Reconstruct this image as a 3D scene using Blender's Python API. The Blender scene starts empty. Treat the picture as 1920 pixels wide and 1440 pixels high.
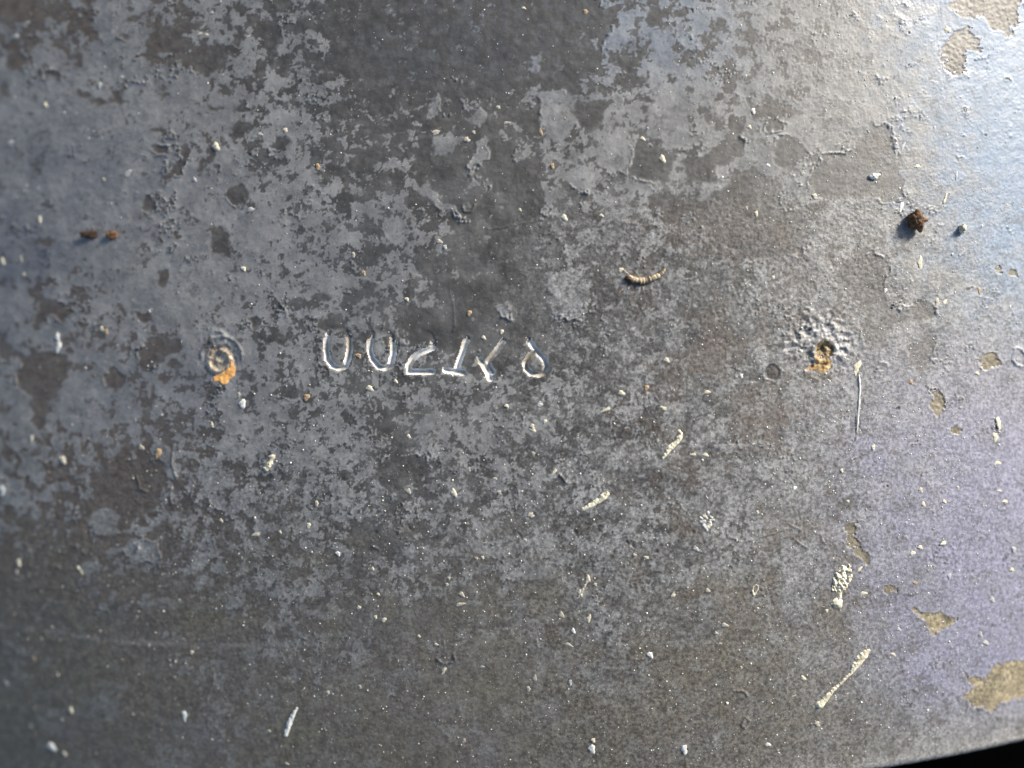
import bpy, bmesh, math, random
import numpy as np
from mathutils import Vector, Matrix

R = math.radians
random.seed(7)
rng = np.random.default_rng(11)
scene = bpy.context.scene
col = scene.collection

# ------------------------------------------------------------------ camera
W = 0.24                       # metres of plate across the picture at z = 0
LENS = 30.0
D = W * LENS / 36.0            # camera height
S = W / 1920.0                 # metres per photograph pixel at z = 0
cam_d = bpy.data.cameras.new('camera')
cam = bpy.data.objects.new('camera', cam_d)
col.objects.link(cam)
cam.location = (0, 0, D)
cam_d.lens = LENS
cam_d.sensor_width = 36
cam_d.clip_start = 0.005
cam_d.clip_end = 50
cam_d.dof.use_dof = True
cam_d.dof.focus_distance = D + 0.0030
cam_d.dof.aperture_fstop = 2.5
scene.camera = cam

# ------------------------------------------------------------------ light
SUN_EL, SUN_AZ = 21.0, 39.0    # degrees; azimuth from +X (right) towards +Y (up in picture)
world = bpy.data.worlds.new('World')
scene.world = world
world.use_nodes = True
wn = world.node_tree
bg = wn.nodes['Background']
sky = wn.nodes.new('ShaderNodeTexSky')
sky.sky_type = 'NISHITA'
sky.sun_disc = False
sky.sun_elevation = R(SUN_EL)
sky.sun_rotation = R(90 - SUN_AZ)
sky.dust_density = 2.0
wn.links.new(sky.outputs[0], bg.inputs[0])
bg.inputs[1].default_value = 0.075

sun_d = bpy.data.lights.new('sun', 'SUN')
sun_d.energy = 4.0
sun_d.angle = R(14)
sun_d.color = (1.0, 0.935, 0.83)
sun = bpy.data.objects.new('sun', sun_d)
col.objects.link(sun)
sd = Vector((math.cos(R(SUN_EL)) * math.cos(R(SUN_AZ)), math.cos(R(SUN_EL)) * math.sin(R(SUN_AZ)), math.sin(R(SUN_EL))))
sun.rotation_euler = sd.to_track_quat('Z', 'Y').to_euler()
sun.location = sd * 2

vs = scene.view_settings
vs.view_transform = 'Standard'
vs.look = 'None'
vs.exposure = 1.2
vs.gamma = 1.0
vs.use_curve_mapping = False

# ------------------------------------------------------------------ noise
_perm = rng.permutation(4096)
_ang = rng.random(4096) * 2 * np.pi
_gx, _gy = np.cos(_ang), np.sin(_ang)

def perlin(x, y, seed=0):
    x0 = np.floor(x).astype(np.int64); y0 = np.floor(y).astype(np.int64)
    fx = x - x0; fy = y - y0
    u = fx * fx * fx * (fx * (fx * 6 - 15) + 10); v = fy * fy * fy * (fy * (fy * 6 - 15) + 10)
    def g(ix, iy, dx, dy):
        h = _perm[(_perm[(ix + seed * 131) & 4095] + iy + seed * 17) & 4095]
        return _gx[h] * dx + _gy[h] * dy
    a = g(x0, y0, fx, fy); b = g(x0 + 1, y0, fx - 1, fy)
    c = g(x0, y0 + 1, fx, fy - 1); e = g(x0 + 1, y0 + 1, fx - 1, fy - 1)
    return (a + (b - a) * u) * (1 - v) + (c + (e - c) * u) * v

def fbm(x, y, scale, octaves, seed, gain=0.5):
    t = 0; amp = 1; f = 1.0 / scale; n = 0
    for o in range(octaves):
        t = t + amp * perlin(x * f + 37.1 * o, y * f + 11.7 * o, seed + o)
        n += amp * amp; amp *= gain; f *= 2.03
    return t / math.sqrt(n) * 3.0          # roughly unit deviation

def sstep(a, b, x):
    t = np.clip((x - a) / (b - a), 0, 1)
    return t * t * (3 - 2 * t)

# ------------------------------------------------------------------ large form of the plate
def macro(x, y):
    X = x / 0.12; Y = y / 0.09
    zr = -0.12 * 0.335 * np.maximum(X - 0.05, 0) ** 2.4 / 2.4
    zl = -0.12 * 0.21 * np.minimum(X - 0.05, 0) ** 2 / 2
    zb = -0.09 * 0.16 * np.minimum(Y + 0.1, 0) ** 2 / 2
    zt = -0.09 * 0.02 * np.maximum(Y - 0.2, 0) ** 2 / 2
    return np.maximum(zr, -0.05) + zl + zb + zt + 0.05 * x

def P(px, py):
    X = (px - 960) * S; Y = (720 - py) * S; z = 0.0
    for _ in range(6):
        z = float(macro(np.float64(X), np.float64(Y)))
        k = (D - z) / D
        X = (px - 960) * S * k; Y = (720 - py) * S * k
    return X, Y, z
_a, _c = P(1600, 1455), P(1930, 1391)
EDGE = [_a[1], (_c[1] - _a[1]) / (_c[0] - _a[0]), _a[0], 0.0]
def edge_y(x):                 # free lower edge of the plate
    return EDGE[0] + EDGE[1] * (x - EDGE[2]) + EDGE[3] * (x - EDGE[2]) ** 2

ROLL = 0.0022
def spread(a, b, n, far_a, far_b, m):
    mid = np.linspace(a, b, n)
    st = mid[1] - mid[0]
    def out(dist):
        r = 1.0
        lo, hi = 1.0001, 2.0
        for _ in range(60):
            r = (lo + hi) / 2
            tot = st * r * (r ** m - 1) / (r - 1)
            if tot < dist: lo = r
            else: hi = r
        return np.cumsum(st * r ** np.arange(1, m + 1))
    left = a - out(a - far_a)[::-1] if far_a is not None else np.array([])
    right = b + out(far_b - b) if far_b is not None else np.array([])
    return np.concatenate([left, mid, right])

NX, NY = 1180, 1060
xs = spread(-0.131, 0.137, NX, -0.20, 0.18, 40)
vmax = 0.098 - float(edge_y(np.array(-0.131)))
vv = spread(0.0, 0.235, NY, None, 0.29, 30)
GX, GV = np.meshgrid(xs, vv)
GY = edge_y(GX) + GV
GY += (fbm(GX * 9000, GX * 0 + 3.3, 9, 4, 5) * .00010) * np.exp(-GV / .0025)
nrow, ncol = GX.shape
x = GX.ravel(); y = GY.ravel(); e = GV.ravel()
zm = macro(x, y)
zroll = np.where(e < ROLL, -(ROLL - np.sqrt(np.maximum(ROLL ** 2 - (ROLL - e) ** 2, 0))), 0)
zb = zm
qx = 960 + x / S * D / (D - zb)
qy = 720 - y / S * D / (D - zb)

# ------------------------------------------------------------------ authored marks (photograph pixels)
TABLE = np.array([   # share of the dark under-coat laid bare, 160 px cells
 [.32,.26,.40,.46,.95,.97,.93,.50,.42,.25,.08,.05],
 [.14,.14,.32,.46,.76,.74,.60,.52,.40,.25,.06,.04],
 [.12,.20,.26,.45,.55,.80,.60,.50,.48,.30,.15,.06],
 [.18,.24,.26,.36,.45,.74,.72,.66,.62,.34,.22,.10],
 [.25,.26,.24,.40,.52,.62,.62,.60,.56,.28,.18,.08],
 [.45,.52,.48,.40,.50,.46,.56,.60,.50,.28,.14,.08],
 [.62,.60,.50,.50,.68,.58,.52,.50,.42,.30,.14,.08],
 [.75,.62,.64,.64,.68,.62,.56,.52,.48,.40,.18,.10],
 [.66,.70,.70,.72,.74,.70,.66,.62,.58,.50,.30,.22]])
def table(tab, fx, fy):
    gx = np.clip((fx - 80) / 160, 0, tab.shape[1] - 1.001); gy = np.clip((fy - 80) / 160, 0, tab.shape[0] - 1.001)
    ix = gx.astype(int); iy = gy.astype(int); tx = gx - ix; ty = gy - iy
    tx = tx * tx * (3 - 2 * tx); ty = ty * ty * (3 - 2 * ty)
    return (tab[iy, ix] * (1 - tx) + tab[iy, ix + 1] * tx) * (1 - ty) + (tab[iy + 1, ix] * (1 - tx) + tab[iy + 1, ix + 1] * tx) * ty

DARK_POLY = [
 [(118,75),(140,48),(155,30),(178,33),(180,42),(160,55),(140,58),(126,77)],
 [(232,40),(240,32),(262,30),(275,20),(282,5),(268,40),(240,44)],
 [(205,192),(210,178),(225,168),(230,190),(238,200),(220,198)],
 [(270,75),(285,60),(310,50),(340,62),(350,82),(345,95),(300,103),(288,112),(270,108),(250,113),(272,95)],
 [(355,100),(365,85),(400,80),(425,85),(428,110),(415,135),(385,142),(358,130)],
 [(485,65),(500,50),(520,55),(528,80),(520,105),(508,108),(490,85)],
 [(340,285),(350,268),(357,285),(352,302),(345,312),(335,325),(320,338),(304,338),(310,328),(325,318),(335,303)],
 [(368,328),(372,308),(388,285),(405,272),(402,290),(387,305),(380,325)],
 [(430,262),(435,232),(460,225),(480,240),(452,252),(440,266)],
 [(32,700),(45,672),(70,662),(125,668),(128,700),(110,740),(90,760),(88,800),(72,806),(60,790),(55,745),(35,722)],
 [(260,662),(270,637),(300,630),(345,640),(340,655),(310,668),(285,685),(262,690)],
 [(390,450),(400,422),(430,440),(432,480),(395,476)],
 [(1075,210),(1105,190),(1137,190),(1132,235),(1105,245),(1078,235)],
 [(1183,292),(1200,270),(1260,285),(1270,295),(1255,340),(1230,343),(1195,335),(1174,318)],
 [(1212,375),(1225,363),(1262,367),(1275,395),(1268,405),(1222,390)],
 [(800,300),(815,290),(850,275),(880,290),(872,328),(840,340),(810,335)],
 [(745,600),(770,575),(800,578),(830,592),(850,610),(872,628),(840,632),(800,622),(770,632),(755,622)],
 [(1527,320),(1547,290),(1600,287),(1630,233),(1670,237),(1680,283),(1693,333),(1693,363),(1670,377),(1533,370),(1517,340)],
 [(1280,302),(1320,290),(1355,275),(1380,262),(1393,262),(1390,290),(1370,305),(1340,315),(1350,340),(1300,345),(1280,330)],
 [(1390,325),(1420,320),(1450,335),(1463,355),(1455,390),(1500,400),(1515,420),(1505,480),(1400,485),(1330,440),(1300,400),(1340,360)],
 [(1453,262),(1480,255),(1505,262),(1520,290),(1480,320),(1455,310),(1450,285)],
 [(1570,490),(1640,478),(1665,490),(1660,540),(1652,572),(1700,580),(1720,560),(1755,575),(1757,597),(1720,602),(1670,615),(1660,640),(1640,660),(1625,642),(1615,620),(1625,590),(1600,560),(1575,540)],
 [(1722,640),(1735,618),(1755,620),(1748,660),(1742,690),(1720,698),(1695,680),(1700,655)],
 [(1425,757),(1470,750),(1476,790),(1460,850),(1430,822)],
 [(1440,1170),(1452,1160),(1466,1166),(1485,1172),(1480,1186),(1458,1188)],
 [(1440,1225),(1450,1212),(1470,1210),(1466,1226),(1450,1236),(1430,1240)],
 [(1275,1120),(1295,1108),(1315,1110),(1300,1122),(1280,1132)],
 [(1560,940),(1575,930),(1605,934),(1610,958),(1575,955)],
 [(200,930),(232,880),(290,870),(310,900),(290,950),(240,990),(215,1000)],
 [(645,1000),(700,985),(745,1000),(730,1040),(670,1050)],
 [(700,890),(740,850),(800,860),(790,900),(730,930)],
 [(110,1010),(118,1040),(125,1070),(112,1075),(106,1040)],
 [(60,610),(80,560),(110,570),(140,585),(120,600),(95,590),(70,612)],
]
LIGHT_POLY = [
 [(1005,172),(1050,170),(1080,185),(1068,210),(1075,235),(1053,262),(1040,245),(1020,240),(1005,215),(1012,200)],
 [(990,135),(1000,108),(1015,96),(1014,120),(1005,137)],
 [(800,217),(808,195),(818,172),(824,208),(815,218)],
 [(878,224),(905,205),(914,220),(900,240),(885,235)],
 [(808,290),(812,262),(850,250),(872,262),(855,280),(840,292)],
 [(900,60+200),(920,262),(915,300),(880,330),(872,310),(890,285)],
 [(1058,330),(1075,318),(1105,312),(1115,340),(1120,365),(1090,360),(1070,352)],
 [(1150,55),(1170,48),(1185,75),(1165,100),(1140,95),(1130,75)],
 [(1215,65),(1240,55),(1260,90),(1262,140),(1245,130),(1228,100)],
 [(925,577),(952,562),(966,588),(960,600),(940,598)],
 [(1020,515),(1060,505),(1105,530),(1098,588),(1065,603),(1040,595),(1028,560)],
 [(1140,245),(1175,235),(1185,270),(1180,330),(1120,310),(1118,280)],
 [(1210,220),(1225,185),(1260,190),(1262,225),(1300,250),(1330,245),(1330,265),(1270,275),(1220,262)],
 [(770,345),(800,345),(860,400),(875,415),(850,410),(810,380)],
 [(220,960),(225,1000),(180,1005),(165,970),(190,950)],
 [(270,1010),(295,1015),(300,1040),(285,1060),(255,1050),(250,1020)],
 [(280,820),(320,840),(340,880),(325,900),(300,870)],
]
DARK_BLOB = [(30,8,62,24,10),(98,24,17,9,20),(60,80,14,8,-20),(32,117,20,17,0),(10,168,10,14,0),(240,66,8,4,-20),(100,142,14,8,10),
 (155,177,14,6,10),(190,192,16,6,-5),(445,75,12,9,0),(300,250,20,6,8),(402,312,8,6,0),(300,281,14,7,15),(405,200,12,6,0),(455,205,14,8,0),
 (525,268,20,10,-10),(445,366,24,17,0),(280,386,10,17,0),(10,655,14,20,0),(305,522,10,14,0),(270,592,13,11,0),(330,685,15,6,0),
 (217,712,18,17,0),(285,745,7,21,8),(457,560,8,5,0),(475,606,10,8,0),(503,618,6,5,0),(525,575,8,6,0),(605,560,18,8,-8),(620,606,30,15,0),
 (535,735,20,13,0),(467,712,12,10,0),(505,643,6,6,0),(525,643,8,6,0),(1045,197,18,8,0),(1452,236,13,11,0),(1425,269,8,6,0),(1425,215,10,9,0),
 (160,25,16,7,0),(570,545,12,6,0),(545,590,8,6,0),(560,520,9,7,0),(720,571,10,8,0),(735,640,20,7,-5),(660,560,16,9,0),(690,540,14,8,0),
 (1345,232,12,16,0),(1380,240,10,18,0),(80,455,20,6,-10),(130,640,12,8,0),(1236,1030,9,6,-40),(1178,1017,8,6,0),(1190,1020,8,6,0)]

TAN = [
 [(1704,1138),(1720,1142),(1735,1153),(1765,1146),(1796,1160),(1780,1176),(1757,1183),(1745,1191),(1738,1174)],
 [(1800,1255),(1815,1272),(1850,1270),(1870,1245),(1920,1238),(2010,1235),(2010,1300),(1920,1305),(1890,1310),(1860,1332),(1822,1325),(1800,1308),(1832,1290),(1812,1276)],
 [(1780,12),(1790,-40),(1910,-40),(1908,45),(1890,66),(1860,50),(1838,32),(1820,36),(1800,30)],
 [(1775,75),(1812,48),(1820,66),(1842,86),(1832,102),(1806,92),(1810,140),(1782,138),(1760,112)],
 [(1742,750),(1755,735),(1772,745),(1774,762),(1760,782),(1748,772)],
 [(1834,678),(1845,665),(1868,664),(1876,682),(1862,696),(1845,692)],
 [(1778,806),(1790,800),(1802,806),(1796,816),(1782,815)],
 [(1862,504),(1868,496),(1878,500),(1876,510),(1866,512)],
 [(1888,508),(1897,500),(1908,506),(1904,518),(1892,518)],
 [(1583,985),(1605,975),(1608,1015),(1637,1047),(1620,1057),(1600,1035),(1585,1010)],
 [(1655,1105),(1668,1098),(1684,1100),(1678,1112),(1664,1115)],
]

DIG = [   # stroke lists: points (x, y, depth share)
 [[(617,622,.25),(611,640,.6),(610,656,.85),(614,674,1),(624,687,1),(636,691,1),(646,687,1),(652,672,.85),(655,652,.7),(654,634,.45),(646,620,.12),(630,614,.1),(619,619,.2)]],
 [[(698,626,.2),(694,640,.5),(693,656,.8),(698,674,1),(709,688,1),(721,691,1),(731,686,.9),(735,670,.8),(737,650,.6),(734,632,.3),(724,622,.1),(708,620,.1)]],
 [[(790,622,.12),(806,626,.2),(813,640,.3),(808,654,.5),(790,662,.7),(773,673,.9),(765,688,1),(766,697,1),(785,697,1),(809,697,1)]],
 [[(876,636,.35),(870,650,.7),(863,670,.85),(857,690,.9)],[(834,694,.75),(848,697,1),(868,699,1)]],
 [[(943,640,.4),(935,652,.65),(924,666,.8),(914,680,.9),(918,690,1),(923,699,1)],[(897,675,.45),(907,684,.8),(913,696,.9),(918,711,.6)]],
 [[(990,638,.35),(997,648,.6),(1004,658,.85),(1015,668,.9),(1022,678,.95),(1024,690,1),(1018,699,1),(1008,703,1),(996,701,1),(986,692,1),(985,680,.9),(992,669,.8),(1004,658,.7)]],
]
PITS = [(1706,118,4),(1892,150,4.5),(1810,210,4),(1848,250,3.5),(1800,295,3.5),(1641,330,4),(1820,540,4),(1680,765,4),(1663,912,5),(1700,60,3),
        (1236,1030,6),(1178,1018,5),(1191,1022,5),(1080,1000,6),(1122,993,7),(1226,1001,6),(1300,995,6),(700,1004,6),(770,990,5),(980,1003,5),(1150,1000,5),
        (1448,650,0)]
RIDGES = [   # (polyline, half width px, height px)
 ([(1362,996),(1365,1008),(1382,1010),(1390,1015),(1420,1010),(1450,1001),(1476,992)],1.6,1.0),
 ([(1480,983),(1500,995),(1487,1010),(1515,1030)],1.6,1.0),
 ([(1145,797),(1148,812),(1155,821),(1165,816),(1174,800),(1176,790)],1.6,.8),
 ([(1426,700),(1432,690),(1440,684),(1452,672),(1474,655)],2.0,1.0),
 ([(1430,700),(1436,714),(1450,718),(1462,712),(1466,698)],1.8,1.0),
 ([(1466,690),(1470,698)],1.5,.8),
 ([(1902,655),(1899,672),(1903,686),(1912,691),(1920,688),(1924,668),(1916,654),(1905,652)],2.6,2.0),
 ([(1610,700),(1612,730),(1609,775),(1605,825)],1.6,.9),
 ([(1643,690),(1648,682),(1658,678),(1664,684),(1658,694),(1648,696)],1.8,.9),
 ([(400,1258),(398,1285),(390,1310),(380,1330)],2.0,.5),
 ([(870,385),(874,396),(884,396),(890,386)],2.5,1.3),
 ([(720,605),(715,625)],1.5,.6),
 ([(1165,415),(1200,423),(1250,420)],1.5,.6),
 ([(845,545),(852,590),(850,620)],2.0,.5),
 ([(915,430),(950,425),(985,418)],1.4,.6),
 ([(1420,640),(1440,648),(1462,645)],1.5,.5),
 ([(820,1233),(832,1245),(852,1238),(850,1226)],1.8,1.2),
 ([(700,1025),(712,1033),(722,1024)],1.8,1.2),
 ([(1004,1200),(1008,1212),(1016,1213)],1.8,.9),
 ([(1350,1195),(1344,1210),(1352,1208)],1.5,.8),
 ([(1392,1350),(1390,1360),(1400,1363),(1406,1352),(1398,1346),(1392,1350)],1.8,1.2),
 ([(90,1080),(100,1060),(112,1065)],2,.8),
 ([(258,895),(262,915),(275,922)],2.2,1.2),
 ([(325,850),(322,870),(330,895)],2,1.2),
 ([(320,915),(322,945)],2,1.0),
 ([(45,1020),(60,1040),(55,1060)],2,.8),
 ([(1540,1010),(1545,1020)],2,.8),
 ([(1046,886),(1052,894),(1062,905),(1080,906)],2.0,1.2),
 ([(1378,1296),(1390,1291),(1399,1300),(1403,1306)],1.8,1.2),
 ([(1640,1290),(1652,1276),(1656,1262)],2.0,.5),
]

def seg_dist(fx, fy, pts, vec=False):
    best = np.full(fx.shape, 1e9); par = np.zeros(fx.shape); vx = np.zeros(fx.shape); vy = np.zeros(fx.shape)
    for a, b in zip(pts[:-1], pts[1:]):
        ax, ay = a[0], a[1]; dx, dy = b[0] - ax, b[1] - ay
        t = np.clip(((fx - ax) * dx + (fy - ay) * dy) / (dx * dx + dy * dy + 1e-9), 0, 1)
        dd = np.hypot(fx - ax - t * dx, fy - ay - t * dy)
        if len(a) > 2: val = a[2] + t * (b[2] - a[2])
        else: val = 1.0
        m = dd < best
        best = np.where(m, dd, best); par = np.where(m, val, par)
        if vec: vx = np.where(m, fx - ax - t * dx, vx); vy = np.where(m, fy - ay - t * dy, vy)
    if vec: return best, par, vx, vy
    return best, par

def poly_sd(fx, fy, pts):      # signed distance, positive inside
    d, _ = seg_dist(fx, fy, pts + [pts[0]])
    ins = np.zeros(fx.shape, bool)
    for a, b in zip(pts, pts[1:] + [pts[0]]):
        c = ((a[1] > fy) != (b[1] > fy)) & (fx < (b[0] - a[0]) * (fy - a[1]) / (b[1] - a[1] + 1e-9) + a[0])
        ins ^= c
    return np.where(ins, d, -d)

def box_sel(pts, pad):
    ax = [p[0] for p in pts]; ay = [p[1] for p in pts]
    return np.nonzero((qx > min(ax) - pad) & (qx < max(ax) + pad) & (qy > min(ay) - pad) & (qy < max(ay) + pad))[0]

# ------------------------------------------------------------------ the film field
wx = fbm(qx, qy, 26, 4, 3) * 4.5; wy = fbm(qx, qy, 26, 4, 9) * 4.5
fx, fy = qx + wx, qy + wy
stretch = 1.0 + 0.35 * sstep(700, 1100, qy)
n_big = fbm(qx, qy, 120, 6, 21, .62)
n_mid = fbm(qx, qy, 46, 5, 31, .62)
n_small = fbm(qx, qy, 20, 4, 41, .6)
n_fine = fbm(qx, qy, 7, 3, 47, .6)
wsmall = sstep(200, 700, qx) * sstep(300, 700, qy)
U = n_big * (0.50 - 0.3 * wsmall) + n_mid * 0.55 + n_small * (0.70 + 0.10 * wsmall) + n_fine * (0.28 + 0.24 * wsmall)
sel = (qx > 0) & (qx < 1920) & (qy > 0) & (qy < 1440)
srt = np.sort(U[sel][::7])
U = np.searchsorted(srt, U) / len(srt)
p = table(TABLE, qx, qy)
for (cx, cy, rx, ry, dp) in [(860,50,270,100,.45),(930,430,85,170,.45),(900,620,130,60,.32),(250,900,110,90,.42),(60,30,170,70,.28),(60,1130,130,90,.35),(600,440,110,110,-.12),
      (430,500,150,130,-.16),(745,900,60,130,.22),(1130,430,80,80,-.28),(1350,600,75,150,.28),(1240,690,40,110,-.12),(560,830,110,60,-.20),(1000,1040,190,50,-.22),
      (1450,980,150,80,-.14),(120,330,170,120,-.10),(150,760,120,60,-.10),(300,1200,200,60,.2),(1200,130,80,70,-.1),(880,800,90,50,-.15),(600,960,90,50,-.1),(380,60,110,60,.15),(190,200,200,130,-.16),(330,330,160,90,-.08)]:
    p = p + dp * np.exp(-((qx - cx) / rx) ** 2 - ((qy - cy) / ry) ** 2)
p = np.clip((p - .47) * 1.12 + .45, .03, .985)
s = (U - (1 - p)) * 50.0
for pts in DARK_POLY:
    i = box_sel(pts, 40)
    s[i] = np.maximum(s[i], poly_sd(fx[i], fy[i], pts) * 1.0)
    # a little film left around each authored patch
for (bx_, by_, rx, ry, an) in DARK_BLOB:
    i = box_sel([(bx_, by_)], max(rx, ry) + 30)
    c, sn = math.cos(R(an)), math.sin(R(an))
    lx = (fx[i] - bx_) * c + (fy[i] - by_) * sn; ly = -(fx[i] - bx_) * sn + (fy[i] - by_) * c
    s[i] = np.maximum(s[i], (1 - np.hypot(lx / rx, ly / ry)) * min(rx, ry))
for pts in LIGHT_POLY:
    i = box_sel(pts, 40)
    s[i] = np.minimum(s[i], -poly_sd(fx[i], fy[i], pts))
s += 1.1 * n_fine * sstep(-14, 0, s) * sstep(14, 0, s)
soft = 2.8 + 2.4 * sstep(900, 1500, qx) + 2.0 * sstep(1000, 1250, qy) + 2.2 * sstep(420, 0, qx) * sstep(500, 150, qy)
dark = sstep(-1, 1, s / soft)
film = 1 - dark
mid2 = sstep(.15, .75, fbm(fx, fy, 38, 5, 93, .62) + .5 * n_fine - 1.0 * (1 - p)) * (.30 + .2 * sstep(700, 1100, qx))
dark = np.maximum(dark, mid2 * (1 - sstep(1500, 1750, qx)))
dark = dark * (1 - (.06 + .22 * sstep(450, 900, qx) * sstep(150, 420, qy)) * sstep(-.9, .9, fbm(qx, qy, 75, 3, 55)))

low = .9 * sstep(900, 1380, qy + 70 * n_big + 30 * n_mid) * (1 - sstep(1500, 1750, qx))
dark = dark * (1 - .45 * low) + .45 * low * (.62 + .12 * np.clip(n_big, -2, 2))
right = sstep(1250, 1720, qx + 50 * n_big - 0.12 * (qy - 700))
grain_w = sstep(850, 1080, qx + 60 * n_mid) * sstep(330, 470, qy + 0.1 * qx - 100 + 30 * n_mid) * (1 - 0.55 * sstep(1550, 1800, qx))
grain_w = np.maximum(np.maximum(grain_w, 0.55 * sstep(760, 900, qy)), .75 * right * (.3 + .7 * sstep(150, 600, qy)))
mist = fbm(qx, qy, 24, 4, 121, .6)
dark = dark * (1 - .22 * sstep(-.3, 1.6, mist))
dark = dark * (1 - .42 * sstep(1230, 1620, qx))
pepper = sstep(1.15, 1.75, fbm(qx, qy, 9, 2, 131) + .55 * n_mid)
dark = np.maximum(dark, .75 * pepper * (1 - low) * (1 - sstep(1350, 1650, qx)))
brown = np.clip(0.72 * low + 0.55 * sstep(1080, 1300, qx) * sstep(330, 480, qy) * (1 - sstep(1520, 1640, qx)) * sstep(-.6, .9, n_big)
                + 0.85 * sstep(560, 160, qx) * dark * (1 - .5 * low) + 0.55 * dark * right + 0.5 * sstep(120, 0, np.hypot(qx, qy * 1.6)), 0, 1)
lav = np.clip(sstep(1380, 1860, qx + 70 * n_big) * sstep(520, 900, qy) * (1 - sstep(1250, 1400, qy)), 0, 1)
blue = np.clip(sstep(1560, 1860, qx + 50 * n_mid - .2 * qy) * (1 - sstep(420, 760, qy)), 0, 1)  # blue sky sheen of the upper right put into the film colour
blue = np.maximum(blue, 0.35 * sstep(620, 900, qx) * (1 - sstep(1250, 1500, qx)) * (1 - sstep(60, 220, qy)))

# ------------------------------------------------------------------ height, in photograph pixels
h = np.zeros_like(qx)
thick = 0.55 * (1 - 0.5 * low)
h += film * thick
curlmod = sstep(.0, 1.2, fbm(qx, qy, 90, 2, 61)) * (1 - 0.75 * low)
for (cx, cy, rr_) in [(945,600,26),(1068,602,40),(1092,360,34),(865,408,28),(1575,288,30),(1715,222,24),(1660,238,18),(1680,575,34),(1752,580,18),(855,592,20),(1395,262,16),(1462,395,24)]:
    curlmod = np.maximum(curlmod, 1.5 * np.exp(-((qx - cx) / rr_) ** 2 - ((qy - cy) / (rr_ * .6)) ** 2))
rim = np.exp(-((s + 2.2) / 1.7) ** 2)
h += rim * 1.8 * curlmod
h += 0.16 * n_fine * (0.35 + 0.9 * grain_w * (1 - .6 * right))
h += fbm(qx, qy, 3.6, 2, 71) * 0.13 * (0.25 + 0.9 * grain_w + .7 * right)
h += 0.22 * n_small
for (cx, cy, r) in PITS:
    if r == 0: continue
    i = box_sel([(cx, cy)], 3 * r + 6)
    d = np.hypot(fx[i] - cx, fy[i] - cy) / r
    h[i] += -1.3 * np.exp(-(d / .75) ** 4) + (.8 if cx > 1500 else 0) * np.exp(-((d - 1.25) / .4) ** 2)
    dark[i] = np.maximum(dark[i], .8 * np.exp(-(d / .9) ** 4))
for pts, hw, hh in RIDGES:
    i = box_sel(pts, 20)
    d, _ = seg_dist(fx[i] * .4 + qx[i] * .6, fy[i] * .4 + qy[i] * .6, pts)
    h[i] += hh * 1.3 * np.exp(-(d / hw) ** 2)

scuff = np.zeros_like(qx)
for pts, hw, st in [([(-40,1170),(80,1183),(220,1204),(400,1210),(640,1207)],5,.30),([(58,1180),(75,1150),(95,1120)],3,.35),
                    ([(80,1300),(110,1300),(140,1284)],4,.15),([(300,1142),(345,1090)],8,.15),([(295,1100),(350,1090)],1.5,.3),([(1370,1440),(1410,1428)],2,.3),
                    ([(930,1130),(950,1100)],1.5,.25),([(876,1005),(877,1060)],1.5,.2),([(978,1005),(979,1040)],1.6,.3),([(465,1080),(466,1110)],1.4,.2),
                    ([(1262,845),(1270,900),(1274,930)],1.6,.25),([(1180,545),(1160,575)],1.2,.15),([(830,1350),(826,1390)],1.5,.2),([(1165,625),(1280,540)],1.2,.16),
                    ([(1480,1245),(1440,1242)],1.2,.2),([(1380,1265),(1376,1290)],1.2,.2)]:
    i = box_sel(pts, 25)
    d, _ = seg_dist(fx[i] * .3 + qx[i] * .7, fy[i] * .3 + qy[i] * .7, pts)
    scuff[i] = np.maximum(scuff[i], st * np.exp(-(d / hw) ** 2) * sstep(-1.2, .6, n_small[i] + n_mid[i]))
cls = np.zeros(qx.shape, np.int16)      # which part of the plate a point belongs to
CORE = np.zeros_like(qx)                # 1 in the floor of a stamped groove
for k, strokes in enumerate(DIG):
    for pts in strokes:
        i = box_sel(pts, 24)
        jx = qx[i] + 0.16 * wx[i]; jy = qy[i] + 0.16 * wy[i]
        d, dep, vx, vy = seg_dist(jx - 1.5, jy + 2.0, pts, True)   # the far wall slopes gently, the near one is steep
        dep = np.clip(dep, 0, 1) ** 1.4
        cosu = (-.6 * vx + .8 * vy) / (d + 1e-6)
        prof = np.clip(1 - d / (3.8 + 5.4 * (.5 + .5 * cosu)), 0, 1)
        prof = prof * (1.25 - .25 * prof)
        gro = -7.6 * dep * prof
        h[i] = np.minimum(h[i], h[i] * (1 - prof) + gro)
        h[i] += 0.0
        cls[i] = np.where((prof > .06) & (dep + .1 * n_fine[i] > .30), k + 1, cls[i])
        dark[i] = np.maximum(dark[i], .7 * np.exp(-(d / 9.) ** 4))
        CORE[i] = np.maximum(CORE[i], np.exp(-(d / 3.0) ** 4))

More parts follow.
